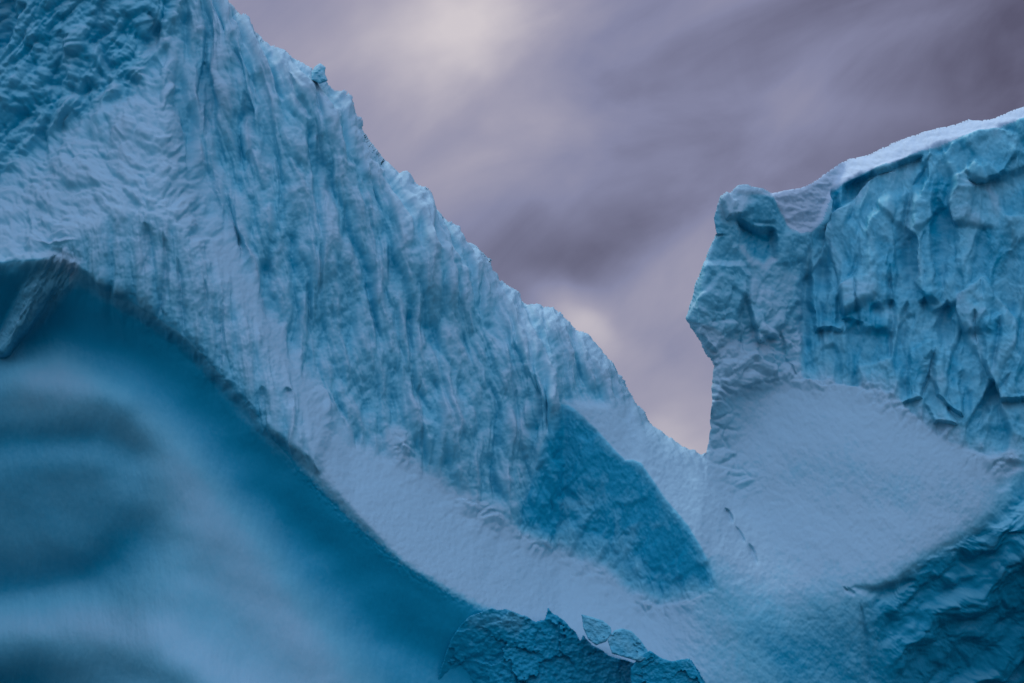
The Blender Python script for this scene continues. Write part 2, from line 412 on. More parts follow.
vary = np.clip(.55 + .9 * fbm(UU / 46, VV / 46, 560, 3), 0, 1.4)
disp += (m_rub + m_rub2) * vary * (blur(cushion((UU + wx) / 17, (VV + wy) / 13, 540), .8) * 6 + blur(cushion((UU + wx) / 8, (VV + wy) / 7, 543), .6) * 2 - 3 + fbm(UU / 11, VV / 10, 545, 3) * 1.2 + 2.5) * (1 - .5 * m_fac)
disp += m_ton * (fbm(UU / 9 + VV / 18, VV / 30, 640, 4, .6) * 3.2 + fbm(UU / 5, VV / 6, 645, 3) * .7)
# smooth scoured ice of the hollow: faint ripples and scallops
hol = fbm((UU + .3 * VV) / 80, (VV - .3 * UU) / 60, 600, 2, .4) * 2.6 + fbm(UU / 8, VV / 30, 620, 4, .6) * .24
disp += m_hollow * hol
edge_f = np.exp(-((m_hollow - .45) / .25) ** 2) * (UU > 190)
disp += edge_f * (billow((UU + wx) / 12, (VV + wy) / 12, 650, 4, .6) * 1.3)
# broken faces
h1, c1_, id1 = cells((UU + .10 * VV + wx * .5) / 36, (VV + wy * .5 - .3 * UU) / 78, 700, 1.0)
h2, c2_, id2 = cells((UU + wx * .5 + .1 * VV) / 15, (VV + wy * .5 + .4 * UU) / 38, 720, 1.0)
brk = (blur(h1, 1.4) * 8 + blur(h2, 1.0) * 2.4 + billow((UU + .08 * VV + wx * .4) / 20, VV / 130, 725, 3, .5) * 4.5 + fbm((UU + wx) / 40, (VV + wy) / 40, 727, 3) * 3
       + fbm(UU / 14, VV / 18, 730, 4, .5) * 1.3 + fbm(UU / 5, VV / 6, 735, 3, .6) * .4)
disp += m_cliff * (1 - .55 * m_but) * brk
disp += m_but * (fbm((UU + wx) / 40, (VV + wy) / 50, 760, 2, .5) * 2.2 + fbm(UU / 10, VV / 10, 770, 3, .6) * .6 + billow((UU + wx) / 22, (VV + wy) / 20, 775, 3) * 4 * sstep(285, 335, VV) + sstep(285, 335, VV) * (blur(cushion((UU + wx) / 21, (VV + wy) / 16, 778), 1) * 5 - 2))
g1, gc, gi = cells((UU + .4 * VV) / 36, (VV + .2 * UU) / 52, 780, 1.0)
disp += m_fac * (blur(g1, 1.6) * 3 + billow(UU / 26 + wx / 30, (VV + wy) / 44, 790, 3, .5) * 6 * sstep(8, 60, line_dist([(562,402),(578,411),(625,460),(641,462),(670,504),(700,545),(714,580)], UU, VV)[0]) + fbm(UU / 8, VV / 14, 795, 3, .6) * .8)
disp += m_cap * (fbm(UU / 26, VV / 12, 800, 4, .5) * 1.6 + fbm(UU / 7, VV / 5, 805, 3) * .4)
cr = billow((UU + 1.1 * VV + wx * 2) / 130, (VV + .75 * UU + wy * 1.5) / 46, 820, 2, .4) * 16 + fbm((UU + wx) / 34, (VV + wy) / 26, 830, 4) * 4
disp += m_cru * (cr - 4)
disp += lane([(716,400),(722,450),(742,480)], 15) * (blur(cushion((UU + wx) / 14, (VV + wy) / 11, 910), .8) * 5 - 1)
disp += fbm(UU / 5, VV / 6, 900, 2, .6) * .30 * (1 - .8 * m_hollow)

# frost: snow cover on the ice, with shade and highlights put into the colour (0 bare blue ice, 1 packed snow)
streak = fbm(S / 9, VV / 90, 950, 4, .6)
patch = fbm((UU + wx) / 28, (VV + wy) / 34, 960, 5, .6)
fine = fbm(UU / 5, VV / 5, 970, 3, .7)
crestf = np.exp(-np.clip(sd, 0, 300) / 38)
hb_ice = np.clip(1 - m_hollow, 0, 1)
bandd = np.interp(us, [p[0] for p in LF], [p[1] for p in LF])[None]     # centre of the clear blue band
bandw = np.interp(us, [0, 60, 150, 300, 380, 450], [36, 34, 44, 50, 70, 130])[None]
band = np.exp(-(np.clip(VV - bandd - 4, 0, None) / bandw) ** 2)
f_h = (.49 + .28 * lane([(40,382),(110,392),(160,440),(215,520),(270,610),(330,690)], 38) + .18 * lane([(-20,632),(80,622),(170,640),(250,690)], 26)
       - .26 * lane([(-60,452),(40,442),(100,440),(134,458)], 30) - .10 * lane([(-60,520),(90,510)], 40) - .30 * lane([(-60,598),(40,590),(98,572),(136,542)], 32) - .3 * lane([(-60,700),(20,690)], 40))  # bulges paler, gullies and corner bluer: light and shade put into the colour
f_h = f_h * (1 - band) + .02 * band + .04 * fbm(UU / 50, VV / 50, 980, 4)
m_hw = sstep(.04, .58, blur(m_hollow, 7) + .10 * fine + .05 * patch)
m_hs = np.where(UU < 320, m_hw * (1 - sstep(320, 250, UU)) + blur(feather([(x, y + 14) for x, y in hollow], 10), 22) * sstep(320, 250, UU), m_hw)
m_hs = np.where(UU < 70, np.maximum(m_hs, m_hollow), m_hs)
def tone(poly, w): return feather(poly, w)
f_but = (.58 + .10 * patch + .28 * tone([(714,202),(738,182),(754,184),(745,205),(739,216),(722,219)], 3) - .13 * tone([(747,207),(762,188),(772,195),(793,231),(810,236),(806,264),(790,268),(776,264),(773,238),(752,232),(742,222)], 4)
         - .40 * tone([(740,225),(754,233),(770,236),(772,254),(764,262),(752,255),(744,244)], 3) + .22 * lane([(742,248),(752,262),(766,267),(777,258)], 4) + .16 * tone([(755,268),(778,266),(797,276),(790,312),(770,322),(752,302)], 5)  # hole bluer, its lower rim paler: shade and light put into the colour
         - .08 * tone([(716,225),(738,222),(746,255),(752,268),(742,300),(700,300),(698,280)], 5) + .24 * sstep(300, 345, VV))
fe, _ = line_dist([(530,488),(545,440),(562,402),(578,411),(625,460),(641,462),(670,504),(701,547)], UU, VV)
m_fs = np.where(fe < 14, m_fac, np.minimum(blur(m_fac, 9), 1))
f_fac = .02 + .30 * sstep(18, 85, fe + 16 * patch) + .10 * patch
low_shade = sstep(535, 660, VV) * sstep(640, 830, UU) * 2.4 + .35 * lane([(740,482),(800,474),(950,492)], 22)  # bottom right and bowl band: shade put into the colour
B = lambda m, w=7: blur(m, w)
frost_shade = (B(m_wall) * (.56 + .05 * streak + .07 * patch + .26 * crestf) + B(m_spur, 18) * (.80 + .08 * patch) + B(m_up, 18) * (.36 + .12 * patch)  # upper left kept bluer: corner shade put into the colour
         + B(m_cur, 12) * (1 - m_hs) * (.70 + .04 * streak) + B(m_bank) * (1 - m_hs) * (.92 - .25 * low_shade - .30 * lane([(690,580),(735,600),(785,655)], 30) + .10 * patch + .05 * fbm(UU / 90, VV / 60, 990, 3) + .04 * fine) + m_hs * f_h + m_fs * f_fac  # dark lane on the bank below the facet is painted shading
         + m_cliff * (1 - m_but) * (.39 + .24 * (blur(id1, 2) - .5) + .20 * patch + .08 * (id2 - .5)) + m_but * f_but + m_cap * 1.0 + B(m_cru) * (.22 - .20 * sstep(520, 640, VV) + .10 * patch)  # foot goes bluer downwards: corner darkness put into the colour
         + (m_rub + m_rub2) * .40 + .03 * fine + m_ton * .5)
crease_shade = np.clip((blur(disp, 1.2) - blur(disp, 9)) / 5.0, -1, 1)  # gullies bluer, ribs paler: crevice shade put into the colour
frost_shade = frost_shade + crease_shade * (.30 * m_wall + .26 * m_cur + .16 * m_up + .12 * m_spur + .13 * m_cliff + .2 * m_cru + .25 * m_fac)
wsum = B(m_wall) + B(m_spur, 18) + B(m_up, 18) + (B(m_cur, 12) + B(m_bank)) * (1 - m_hs) + m_hs + m_fs + m_cliff + m_cap + B(m_cru)
frost_shade = np.clip(frost_shade / np.maximum(wsum, .6), 0, 1)

# ------------------------------------------------------------------ points
# grid points next to the skyline are drawn onto it, so that the crest is a clean line and not a stair
_gx, _gy = np.gradient(sd, axis=1) / RES, np.gradient(sd, axis=0) / RES
_gl = np.hypot(_gx, _gy) + 1e-4
_near = (sd > 0) & (sd < 1.1 * RES) & (VV < 470)
_sh = np.where(_near, .92 * sd, 0)
US, VS = UU - _sh * _gx / _gl, VV - _sh * _gy / _gl

def solve(H, disp):
    sh = H.shape
    def norm_of(P):
        du = np.gradient(P, axis=1); dv = np.gradient(P, axis=0)
        n = np.cross(dv, du); n /= np.linalg.norm(n, axis=2, keepdims=True) + 1e-12
        return n
    P = world(US.ravel().astype(float), VS.ravel().astype(float), H.ravel().astype(float)).reshape(sh + (3,))
    n = norm_of(P)
    if (n[..., 1].mean() > 0): n = -n
    return P, n

_, N = solve(blur(Hb, 5), disp)
P, _ = solve(Hb, disp)
P = P + N * (disp * M)[..., None]

# ------------------------------------------------------------------ materials
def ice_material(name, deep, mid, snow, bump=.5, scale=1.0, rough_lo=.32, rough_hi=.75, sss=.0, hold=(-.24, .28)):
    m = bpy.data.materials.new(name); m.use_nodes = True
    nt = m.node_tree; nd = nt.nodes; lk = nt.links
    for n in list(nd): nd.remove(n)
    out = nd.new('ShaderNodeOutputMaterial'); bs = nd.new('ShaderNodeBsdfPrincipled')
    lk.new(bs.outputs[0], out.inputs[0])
    at = nd.new('ShaderNodeAttribute'); at.attribute_name = 'frost_shade'
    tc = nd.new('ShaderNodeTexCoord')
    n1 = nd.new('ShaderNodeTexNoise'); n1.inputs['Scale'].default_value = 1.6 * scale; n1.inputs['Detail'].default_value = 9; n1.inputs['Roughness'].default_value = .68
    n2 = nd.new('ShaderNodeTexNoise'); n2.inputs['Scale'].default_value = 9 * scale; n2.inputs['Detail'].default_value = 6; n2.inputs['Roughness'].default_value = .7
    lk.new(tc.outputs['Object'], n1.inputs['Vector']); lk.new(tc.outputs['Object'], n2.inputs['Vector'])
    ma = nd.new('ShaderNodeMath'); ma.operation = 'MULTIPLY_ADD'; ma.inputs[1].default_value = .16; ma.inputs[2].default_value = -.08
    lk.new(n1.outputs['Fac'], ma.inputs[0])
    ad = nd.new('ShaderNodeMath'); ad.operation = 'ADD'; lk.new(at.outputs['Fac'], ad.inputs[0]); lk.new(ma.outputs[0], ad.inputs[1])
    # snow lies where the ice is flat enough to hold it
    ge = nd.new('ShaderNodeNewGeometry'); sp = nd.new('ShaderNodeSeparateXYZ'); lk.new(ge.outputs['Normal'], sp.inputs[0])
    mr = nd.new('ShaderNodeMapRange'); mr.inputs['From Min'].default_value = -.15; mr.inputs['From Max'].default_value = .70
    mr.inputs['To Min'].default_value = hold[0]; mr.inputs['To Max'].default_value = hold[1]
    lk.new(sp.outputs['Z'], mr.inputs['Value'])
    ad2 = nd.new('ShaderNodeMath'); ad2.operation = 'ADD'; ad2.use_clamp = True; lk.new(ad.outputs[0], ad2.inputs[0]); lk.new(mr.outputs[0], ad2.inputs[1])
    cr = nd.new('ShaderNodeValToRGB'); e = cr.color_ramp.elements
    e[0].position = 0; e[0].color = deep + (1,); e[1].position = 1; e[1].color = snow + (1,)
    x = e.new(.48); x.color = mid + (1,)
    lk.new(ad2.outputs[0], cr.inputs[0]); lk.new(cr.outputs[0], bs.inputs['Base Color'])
    rr = nd.new('ShaderNodeMapRange'); rr.inputs['To Min'].default_value = rough_lo; rr.inputs['To Max'].default_value = rough_hi
    lk.new(ad2.outputs[0], rr.inputs['Value']); lk.new(rr.outputs[0], bs.inputs['Roughness'])
    bs.inputs['IOR'].default_value = 1.31
    bs.inputs['Specular IOR Level'].default_value = .35
    if sss:
        bs.inputs['Subsurface Weight'].default_value = sss
        bs.inputs['Subsurface Radius'].default_value = (.12, .55, 1.0)
        bs.inputs['Subsurface Scale'].default_value = .8
    if bump:
        mx = nd.new('ShaderNodeMath'); mx.operation = 'MULTIPLY_ADD'; mx.inputs[1].default_value = .35
        lk.new(n2.outputs['Fac'], mx.inputs[0]); lk.new(n1.outputs['Fac'], mx.inputs[2])
        bp = nd.new('ShaderNodeBump'); bp.inputs['Strength'].default_value = bump; bp.inputs['Distance'].default_value = .12
        lk.new(mx.outputs[0], bp.inputs['Height']); lk.new(bp.outputs[0], bs.inputs['Normal'])
    return m

DEEP, MID, SNOW = (.003, .340, .490), (.155, .515, .620), (.345, .560, .640)
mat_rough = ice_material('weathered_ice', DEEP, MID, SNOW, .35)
mat_snow = ice_material('packed_snow', DEEP, MID, SNOW, .16, 1.3)
mat_block = ice_material('block_ice', DEEP, MID, SNOW, .3, 1.2, hold=(-.14, .03))
mat_lit_cap = ice_material('lit_cap_snow', DEEP, (.30, .56, .68), (.50, .66, .75), .2, 1.3)  # whiter copy of the snow: the cap's strong light put into the colour
mat_smooth = ice_material('scoured_ice', DEEP, MID, SNOW, .12, .8, hold=(-.12, .16))
mat_clear = ice_material('broken_blue_ice', DEEP, MID, SNOW, .3, 1.2, hold=(-.14, .05))

# ------------------------------------------------------------------ mesh building
def make_mesh(name, pts, nrm, fr, faces, mat, parent=None):
    me = bpy.data.meshes.new(name)
    nv, nf = len(pts), len(faces)
    me.vertices.add(nv); me.vertices.foreach_set('co', pts.astype(np.float32).ravel())
    me.loops.add(nf * 4); me.loops.foreach_set('vertex_index', faces.astype(np.int32).ravel())
    me.polygons.add(nf); me.polygons.foreach_set('loop_start', np.arange(0, nf * 4, 4, dtype=np.int32))
    me.update(calc_edges=True)
    me.polygons.foreach_set('use_smooth', np.ones(nf, bool))
    a = me.attributes.new('frost_shade', 'FLOAT', 'POINT'); a.data.foreach_set('value', fr.astype(np.float32))
    me.materials.append(mat)
    if nrm is not None:
        me.normals_split_custom_set_from_vertices(nrm.astype(np.float32))
    o = bpy.data.objects.new(name, me); COL.objects.link(o)
    if parent: o.parent = parent
    return o

def empty(name, loc, label, cat, group=None):
    o = bpy.data.objects.new(name, None); COL.objects.link(o)
    o.location = loc; o['label'] = label; o['category'] = cat
    if group: o['group'] = group
    return o

def grid_normals(P):
    du = np.gradient(P, axis=1); dv = np.gradient(P, axis=0)
    n = np.cross(du, dv); n /= np.linalg.norm(n, axis=2, keepdims=True) + 1e-12
    return n if n[..., 1].mean() < 0 else -n

Hnow = Hb + disp
berg = empty('iceberg', (0, 0, 0), 'huge blue iceberg with a fluted peak, smooth scooped hollow and sheer right cliff', 'iceberg')

keep_v = ins
q = keep_v[:-1, :-1] & keep_v[1:, :-1] & keep_v[:-1, 1:] & keep_v[1:, 1:]
NN = grid_normals(P)
nu = len(us)
idx = np.arange(UU.size).reshape(UU.shape)

# region of each cell
uc, vcell = UU[:-1, :-1] + RES / 2, VV[:-1, :-1] + RES / 2
reg = np.full(uc.shape, 3, np.int8)                                   # 3 snow bank / ramp
def paint(poly, k):
    p = rough(list(poly) + [poly[0]], 1.5, 6, 33 + k)[:-1]
    reg[inside(p, uc, vcell)] = k
paint(saddlep[:9] + [(770,604),(745,552),(727,514),(716,488)], 8)
paint(hollow, 4); paint([(1003,452),(1112,452),(1112,480)] + crump[:0] + [(1112,842),(900,842),(900,683),(885,640),(872,596),(900,586),(928,560),(960,542),(1000,505),(1010,472)], 11)
paint(wall, 2); paint(upper, 0); paint(spur, 1); paint(curtain, 5); paint(facet, 6); paint(cliff, 7); paint(buttress, 9)
paint(cap, 10); paint(tongue, 12)
def largest_only(reg, mask):
    """keep the biggest connected piece of every zone, hand stray scraps to the zone next to them"""
    lab = np.where(mask, reg, -2).astype(np.int8)
    for k in range(13):
        m = lab == k
        if not m.any(): continue
        par, size, runs_all, prev = [], [], [], []
        def find(a):
            while par[a] != a: a = par[a]
            return a
        for i in range(m.shape[0]):
            dr = np.diff(np.concatenate([[0], m[i].astype(np.int8), [0]]))
            cur = []
            for a, b in zip(np.where(dr == 1)[0], np.where(dr == -1)[0]):
                n = len(par); par.append(n); size.append(b - a); cur.append((a, b, n)); runs_all.append((i, a, b, n))
                for a2, b2, n2 in prev:
                    if a2 < b and a < b2:
                        x_, y_ = find(n), find(n2)
                        if x_ != y_: par[x_] = y_; size[y_] += size[x_]
            prev = cur
        best = max((find(n) for n in range(len(par))), key=lambda t: size[t])
        for i, a, b, n in runs_all:
            if find(n) != best: lab[i, a:b] = -1
    for _ in range(400):
        hole = lab == -1
        if not hole.any(): break
        for sh, ax in ((1, 0), (-1, 0), (1, 1), (-1, 1)):
            nb = np.roll(lab, sh, ax); nb[(0 if sh > 0 else -1) if ax == 0 else slice(None), (0 if sh > 0 else -1) if ax == 1 else slice(None)] = -2
            f_ = (lab == -1) & (nb >= 0); lab[f_] = nb[f_]
    return lab
reg = largest_only(reg, q)
names = {0: ('snow_slope', mat_snow), 1: ('snow_spur', mat_snow), 2: ('fluted_wall', mat_rough), 3: ('snow_bank', mat_snow), 4: ('scooped_hollow', mat_smooth),
         5: ('icicle_curtain', mat_rough), 6: ('fracture_face', mat_clear), 7: ('cliff_face', mat_clear), 8: ('saddle', mat_snow), 9: ('buttress', mat_rough),
         10: ('snow_cap', mat_lit_cap), 11: ('crumpled_foot', mat_rough), 12: ('ice_tongue', mat_smooth)}

# part hierarchy: the surface is one berg, each face a part; a few are pieces of another
flatP, flatN, flatF = P.reshape(-1, 3), NN.reshape(-1, 3), frost_shade.ravel()
quads = np.stack([idx[:-1, :-1], idx[1:, :-1], idx[1:, 1:], idx[:-1, 1:]], -1)
part = {}
for k, (nm, mt) in names.items():
    f = quads[q & (reg == k)]
    if not len(f): continue
    vid, inv = np.unique(f.ravel(), return_inverse=True)
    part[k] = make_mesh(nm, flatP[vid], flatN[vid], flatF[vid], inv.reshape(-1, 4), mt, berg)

# far side of the berg: the crest rolls over and falls away behind
fq = quads[q]
e = np.concatenate([fq[:, [0, 1]], fq[:, [1, 2]], fq[:, [2, 3]], fq[:, [3, 0]]])
key = e.min(1).astype(np.int64) * UU.size + e.max(1)
uq, ix, cn = np.unique(key, return_index=True, return_counts=True)
be = e[ix[cn == 1]]
nxt = {int(a): int(b) for a, b in be}
vid, inv = np.unique(be.ravel(), return_inverse=True)
be = inv.reshape(-1, 2)
base = flatP[vid]
sdb = blur(np.clip(sd, -40, 40), 8)
gx, gy = np.gradient(sdb, axis=1).ravel()[vid], np.gradient(sdb, axis=0).ravel()[vid]
inn = np.where(sd.ravel()[vid] < 30, 1.0, 0.0) / (np.hypot(gx, gy) + 1e-4)
bu, bv, bh = UU.ravel()[vid], VV.ravel()[vid], Hnow.ravel()[vid]
rings, fr = [base], [flatF[vid]]
for back, inw in ((14, 1.5), (34, 6), (80, 22), (180, 50), (420, 85)):
    wob = 1.5 * fbm(bu / 30, bv / 30 + back, 77, 3) * min(inw / 6, 3)
    rings.append(world((bu + gx * inn * (inw + wob)).astype(float), (bv + gy * inn * (inw + wob)).astype(float), (bh - back).astype(float)))
    fr.append(np.full(len(vid), .8))
nvr = len(vid)
faces = []
for r in range(len(rings) - 1):
    faces.append(np.stack([be[:, 1] + r * nvr, be[:, 0] + r * nvr, be[:, 0] + (r + 1) * nvr, be[:, 1] + (r + 1) * nvr], -1))
make_mesh('back_slope', np.concatenate(rings), None, np.concatenate(fr), np.concatenate(faces), mat_snow, berg)

# ------------------------------------------------------------------ separate relief pieces lying on the berg
def sample(A, u, v):
    j = np.clip(np.round((u - U0) / RES).astype(int), 0, A.shape[1] - 1); i = np.clip(np.round((v - V0) / RES).astype(int), 0, A.shape[0] - 1)
    return A[i, j]

def chunk(name, outline, Hf, thick, mat, frost_v, edge=5.0, step=.6, seed=1, amp=.8, relief=None, parent=None, closed_step=3):
    """a solid piece of ice: front face Hf(u, v) rounded off at its outline, sides and back closed"""
    q_ = rough(list(outline) + [outline[0]], amp, closed_step, seed)[:-1]
    x0, y0 = q_.min(0) - 2; x1, y1 = q_.max(0) + 2
    X, Y = np.meshgrid(np.arange(x0, x1, step, dtype=np.float32), np.arange(y0, y1, step, dtype=np.float32))
    d = sdist(q_, X, Y); ok = d > 0
    H = Hf(X, Y)
    t = np.clip(1 - np.maximum(d, 0) / edge, 0, 1)
    H = H - edge * (1 - np.sqrt(1 - np.minimum(t, .99) ** 2))
    if relief is not None: H = H + relief(X, Y)
    Pf = world(X.ravel().astype(float), Y.ravel().astype(float), H.ravel().astype(float))
    c = q_.mean(0)
    Xb, Yb = X + (c[0] - X) * .25, Y + (c[1] - Y) * .15
    Pb = world(Xb.ravel().astype(float), Yb.ravel().astype(float), (Hf(X, Y) - thick).ravel().astype(float))
    id_ = np.arange(X.size).reshape(X.shape)
    qq = np.stack([id_[:-1, :-1], id_[1:, :-1], id_[1:, 1:], id_[:-1, 1:]], -1)[ok[:-1, :-1] & ok[1:, :-1] & ok[:-1, 1:] & ok[1:, 1:]]
    e = np.concatenate([qq[:, [0, 1]], qq[:, [1, 2]], qq[:, [2, 3]], qq[:, [3, 0]]])
    key = e.min(1).astype(np.int64) * X.size + e.max(1)
    _, ix, cn = np.unique(key, return_index=True, return_counts=True)
    b_ = e[ix[cn == 1]]
    n0 = X.size
    F = np.concatenate([qq, qq[:, ::-1] + n0, np.stack([b_[:, 1], b_[:, 0], b_[:, 0] + n0, b_[:, 1] + n0], -1)])
    pts = np.concatenate([Pf, Pb])
    fv = np.concatenate([frost_v(X, Y).ravel(), np.full(n0, .3)])
    vid, inv = np.unique(F.ravel(), return_inverse=True)
    pts, fv = pts[vid], np.clip(fv[vid], 0, 1)
    o = make_mesh(name, pts, None, fv, inv.reshape(-1, 4), mat, parent)
    if parent is None:
        b = pts[np.argsort(pts[:, 2])[:20]].mean(0)
        o.data.transform(__import__('mathutils').Matrix.Translation(-Vector(b))); o.location = b
    return o

def rl(sc, a, seed):
    return lambda X, Y: blur_free(X, Y, sc, a, seed)
def blur_free(X, Y, sc, a, seed):
    h, c, i = cells(X / sc + .3 * fbm(X / 9, Y / 9, seed + 3, 2), Y / sc, seed, 1.0)
    return h * a + fbm(X / 6, Y / 6, seed + 7, 4, .6) * a * .28

# broken lip under the bank
lip = [(430,710),(440,668),(450,640),(460,625),(468,616),(492,608),(505,609),(524,615),(536,622),(545,620),(548,605),(553,612),(566,622),(577,632),(581,640),(584,634),(592,645),(610,655),(640,664),(668,664),(674,662),(692,660),
       (700,672),(708,686),(730,720),(750,800),(560,830),(420,790)]
def lipH(X, Y):
    b = sample(b3 * (1 - soft) + b10 * soft, X, Y)
    up = np.interp(X, [380, 440, 500, 560, 640, 720], [-20, -4, 5, 14, 18, 14])
    t = np.interp(X, [q[0] for q in lip[:22]], [q[1] for q in lip[:22]])
    return np.interp(X, [380, 440, 480, 520, 560, 600, 640, 700, 750], [188, 200, 198, 186, 172, 172, 180, 206, 210]) + np.interp(X, [430, 530], [-.46, .0]) * (Y - t) + np.interp(X, [380, 410, 440, 500], [-60, -26, -9, 0]) * np.ones_like(Y)
chunk('broken_lip', lip, lipH, 60, mat_block, lambda X, Y: .0 + .16 * fbm(X / 22, Y / 30, 41, 4) + .3 * np.exp(-((X - 500) / 30) ** 2 - ((Y - 622) / 12) ** 2), 2, .8, 5, 1.6, lambda X, Y: rl(30, 5, 50)(X, Y) * np.interp(X, [440, 520], [.3, 1]), berg)
# knob on the crest
knob = [(311,80),(311,72),(315,66),(320,63),(326,67),(325,73),(328,80),(320,84)]
chunk('ice_knob', knob, lambda X, Y: 44 + .5 * (Y - 70), 16, mat_rough, lambda X, Y: .5 + .2 * fbm(X / 8, Y / 8, 72, 3), 5, .5, 8, .6, lambda X, Y: fbm(X / 7, Y / 7, 52, 3) * 1.5, part[2])
# thin ice blade on the outer edge of the buttress
blade = [(717,206),(721,203),(724,210),(724,222),(722,234),(718,238),(716,230),(715,218)]
chunk('ice_blade', blade, lambda X, Y: -60 + .0 * Y, 10, mat_clear, lambda X, Y: .25 + .2 * fbm(X / 6, Y / 6, 73, 3), 2, .4, 9, .3, None, part[9])

def block(outline, H0, tu, tv, seed, label, fr0):
    c = np.mean(np.asarray(outline, float), axis=0)
    o = chunk('ice_block', outline, lambda X, Y: H0 + tu * (X - c[0]) + tv * (Y - c[1]), 26, mat_block,
              lambda X, Y: fr0 + .2 * fbm(X / 14, Y / 14, seed, 4), 2.5, .5, seed, .5, rl(26, 3.0, seed + 20))
    o['label'] = label; o['category'] = 'ice block'; o['group'] = 'broken ice blocks below the snow bank'
    return o
block([(581,614),(590,616),(603,620),(611,627),(612,634),(606,642),(596,646),(588,640),(583,628)], 206, .10, .35, 11, 'pale blue ice block with a pointed left corner, leaning on the snow bank', .40)
block([(607,640),(614,630),(622,628),(632,631),(641,640),(648,650),(650,658),(640,662),(626,658),(612,654)], 210, -.10, .40, 12, 'rounded pale blue ice block, right of the pointed one', .36)
block([(630,668),(640,655),(650,650),(660,657),(672,661),(690,658),(696,668),(704,684),(700,705),(650,710),(632,695)], 216, .05, .05, 13, 'dark jagged ice block lowest below the bank, right of the rounded one', .04)

# ------------------------------------------------------------------ sea
def sea():
    m = bpy.data.materials.new('sea_water'); m.use_nodes = True
    nt = m.node_tree; bs = nt.nodes['Principled BSDF']
    bs.inputs['Base Color'].default_value = (.010, .035, .050, 1); bs.inputs['Roughness'].default_value = .12; bs.inputs['IOR'].default_value = 1.33
    tc = nt.nodes.new('ShaderNodeTexCoord'); n = nt.nodes.new('ShaderNodeTexNoise'); n.inputs['Scale'].default_value = .5; n.inputs['Detail'].default_value = 6
    b = nt.nodes.new('ShaderNodeBump'); b.inputs['Strength'].default_value = .5; b.inputs['Distance'].default_value = .4
    nt.links.new(tc.outputs['Object'], n.inputs['Vector']); nt.links.new(n.outputs['Fac'], b.inputs['Height']); nt.links.new(b.outputs[0], bs.inputs['Normal'])
    me = bpy.data.meshes.new('sea'); s = 20000
    me.from_pydata([(-s, -s, 0), (s, -s, 0), (s, s, 0), (-s, s, 0)], [], [(0, 1, 2, 3)]); me.materials.append(m)
    o = bpy.data.objects.new('sea', me); COL.objects.link(o); o['kind'] = 'structure'
sea()

# ------------------------------------------------------------------ sky: overcast layer over the Nishita sky
SUN_EL, SUN_AZ = 57.0, -42.0        # azimuth from +Y towards +X
w = bpy.data.worlds.new('World'); SC.world = w; w.use_nodes = True
nt = w.node_tree; nd = nt.nodes; lk = nt.links
for n in list(nd): nd.remove(n)
out = nd.new('ShaderNodeOutputWorld'); bg = nd.new('ShaderNodeBackground'); lk.new(bg.outputs[0], out.inputs[0])
bg.inputs['Strength'].default_value = .1
sky = nd.new('ShaderNodeTexSky'); sky.sky_type = 'NISHITA'; sky.sun_disc = False
sky.sun_elevation = math.radians(SUN_EL); sky.sun_rotation = math.radians(SUN_AZ)
tc = nd.new('ShaderNodeTexCoord'); DIR = tc.outputs['Generated']

def val(x):
    n = nd.new('ShaderNodeValue'); n.outputs[0].default_value = x; return n.outputs[0]
def math_(op, a, b=None, c=None, clamp=False):
    n = nd.new('ShaderNodeMath'); n.operation = op; n.use_clamp = clamp
    for i, s in enumerate((a, b, c)):
        if s is None: continue
        if isinstance(s, (int, float)): n.inputs[i].default_value = s
        else: lk.new(s, n.inputs[i])
    return n.outputs[0]
def vmath(op, a, b=None):
    n = nd.new('ShaderNodeVectorMath'); n.operation = op
    for i, s in enumerate((a, b)):
        if s is None: continue
        if isinstance(s, (tuple, list, np.ndarray)): n.inputs[i].default_value = tuple(float(x) for x in s)
        else: lk.new(s, n.inputs[i])
    return n
sep = nd.new('ShaderNodeSeparateXYZ'); lk.new(DIR, sep.inputs[0])
zc = math_('MAXIMUM', sep.outputs['Z'], 0.0)
# noise on the cloud layer, stretched along its drift
mp = nd.new('ShaderNodeMapping'); mp.vector_type = 'TEXTURE'; mp.inputs['Rotation'].default_value = (0, math.radians(-26), 0); mp.inputs['Scale'].default_value = (1 / 5, 1 / 5, 1 / 12)
lk.new(DIR, mp.inputs['Vector'])
cn = nd.new('ShaderNodeTexNoise'); cn.inputs['Scale'].default_value = 1.9; cn.inputs['Detail'].default_value = 7; cn.inputs['Roughness'].default_value = .50; cn.inputs['Distortion'].default_value = .5
lk.new(mp.outputs[0], cn.inputs['Vector'])
wn = nd.new('ShaderNodeTexNoise'); wn.inputs['Scale'].default_value = 9; wn.inputs['Detail'].default_value = 4
lk.new(DIR, wn.inputs['Vector'])
wv = vmath('SUBTRACT', wn.outputs['Color'], (.5, .5, .5)); ws = nd.new('ShaderNodeVectorMath'); ws.operation = 'SCALE'; ws.inputs['Scale'].default_value = .09
lk.new(wv.outputs[0], ws.inputs[0]); DW = vmath('ADD', DIR, ws.outputs[0]).outputs[0]

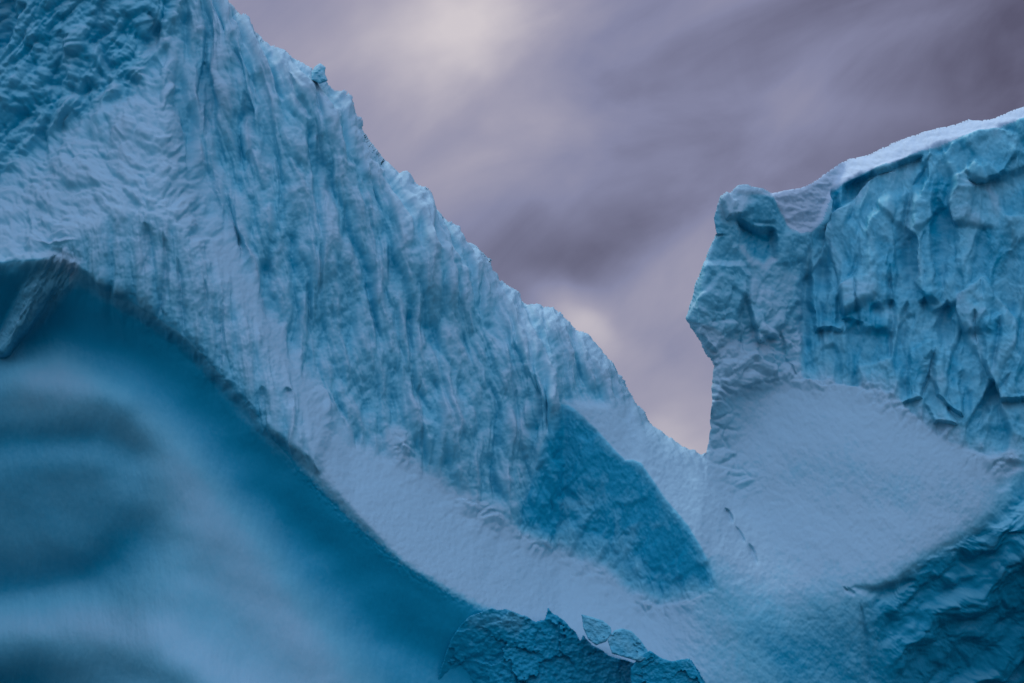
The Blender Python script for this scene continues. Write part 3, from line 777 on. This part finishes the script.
def blob(u, v, su, sv, rot=0.0):
    """soft patch of the cloud layer, thin or thick, around one direction of the sky"""
    d = direction(u, v)
    rx = np.array([d[1], -d[0], 0]); rx /= np.linalg.norm(rx); ry = np.cross(rx, d)
    a = math.radians(rot)
    ex, ey = rx * math.cos(a) + ry * math.sin(a), -rx * math.sin(a) + ry * math.cos(a)
    df = vmath('SUBTRACT', DW, d).outputs[0]
    x = math_('MULTIPLY', vmath('DOT_PRODUCT', df, ex / (su * K)).outputs['Value'], 1.0)
    y = math_('MULTIPLY', vmath('DOT_PRODUCT', df, ey / (sv * K)).outputs['Value'], 1.0)
    r2 = math_('ADD', math_('MULTIPLY', x, x), math_('MULTIPLY', y, y))
    return math_('EXPONENT', math_('MULTIPLY', r2, -1.0))

cn2 = nd.new('ShaderNodeTexNoise'); cn2.inputs['Scale'].default_value = 14; cn2.inputs['Detail'].default_value = 6; cn2.inputs['Roughness'].default_value = .55; cn2.inputs['Distortion'].default_value = .8
lk.new(DIR, cn2.inputs['Vector'])
thin = math_('ADD', math_('MULTIPLY_ADD', cn.outputs['Fac'], .80, -.10), math_('MULTIPLY', cn2.outputs['Fac'], .20))
for u, v, su, sv, rot, a in ((470, 10, 110, 60, 0, .62), (600, 325, 62, 36, -25, .46), (685, 435, 52, 50, 0, .38), (520, 120, 130, 60, 25, .12), (330, 60, 130, 80, 0, .05), (800, 120, 190, 40, 20, .12),
                             (580, 225, 260, 75, 15, -.17), (990, 30, 240, 120, 20, -.36), (650, 260, 150, 40, 10, -.10), (620, 20, 120, 80, 0, -.08)):
    thin = math_('MULTIPLY_ADD', blob(u, v, su, sv, rot), a, thin)
cr = nd.new('ShaderNodeValToRGB'); lk.new(thin, cr.inputs[0])
E = cr.color_ramp.elements
E[0].position = 0; E[0].color = (.092, .082, .140, 1); E[1].position = 1; E[1].color = (.66, .60, .63, 1)
x = E.new(.28); x.color = (.232, .236, .370, 1); x = E.new(.55); x.color = (.355, .335, .44, 1)
# overcast brightness law: the zenith is the brightest part of the layer
zen = nd.new('ShaderNodeMapRange'); zen.interpolation_type = 'SMOOTHSTEP'; zen.inputs['From Min'].default_value = .30; zen.inputs['From Max'].default_value = .95
zen.inputs['To Min'].default_value = 0.0; zen.inputs['To Max'].default_value = 1.6
lk.new(zc, zen.inputs['Value'])
cl = nd.new('ShaderNodeVectorMath'); cl.operation = 'SCALE'; lk.new(cr.outputs[0], cl.inputs[0])
# sky behind the viewer made brighter and bluer, added to light the front faces
fr_ = nd.new('ShaderNodeMapRange'); fr_.interpolation_type = 'SMOOTHSTEP'; fr_.inputs['From Min'].default_value = .15; fr_.inputs['From Max'].default_value = -.85
fr_.inputs['To Min'].default_value = 0.0; fr_.inputs['To Max'].default_value = .85
lk.new(sep.outputs['Y'], fr_.inputs['Value'])
el_ = nd.new('ShaderNodeMapRange'); el_.interpolation_type = 'SMOOTHSTEP'; el_.inputs['From Min'].default_value = 0.0; el_.inputs['From Max'].default_value = .5
el_.inputs['To Min'].default_value = -.75; el_.inputs['To Max'].default_value = 1.75
lk.new(zc, el_.inputs['Value'])
gain = math_('ADD', zen.outputs[0], math_('MULTIPLY', fr_.outputs[0], el_.outputs[0]))
lk.new(math_('MULTIPLY', math_('ADD', gain, 1.0), 10.0), cl.inputs['Scale'])
tint = nd.new('ShaderNodeMix'); tint.data_type = 'RGBA'; tint.blend_type = 'MULTIPLY'
tint.inputs['B'].default_value = (.78, 1.0, 1.06, 1)
lk.new(math_('MULTIPLY', gain, .5, None, True), tint.inputs['Factor']); lk.new(cl.outputs[0], tint.inputs['A'])
mix = nd.new('ShaderNodeMix'); mix.data_type = 'RGBA'; mix.inputs['Factor'].default_value = .94
lk.new(sky.outputs[0], mix.inputs['A']); lk.new(tint.outputs['Result'], mix.inputs['B'])
lk.new(mix.outputs['Result'], bg.inputs['Color'])

sd_ = bpy.data.lights.new('sun', 'SUN'); sd_.energy = 1.5; sd_.angle = math.radians(18); sd_.color = (1, .95, .9)
so = bpy.data.objects.new('sun', sd_); COL.objects.link(so)
a, el = math.radians(SUN_AZ), math.radians(SUN_EL)
to_sun = Vector((math.sin(a) * math.cos(el), math.cos(a) * math.cos(el), math.sin(el)))
so.rotation_euler = to_sun.to_track_quat('Z', 'Y').to_euler()

SC.view_settings.view_transform = 'Standard'; SC.view_settings.look = 'None'
SC.view_settings.exposure = -0.03; SC.view_settings.gamma = 1.0
SC.cycles.max_bounces = 6; SC.cycles.diffuse_bounces = 4
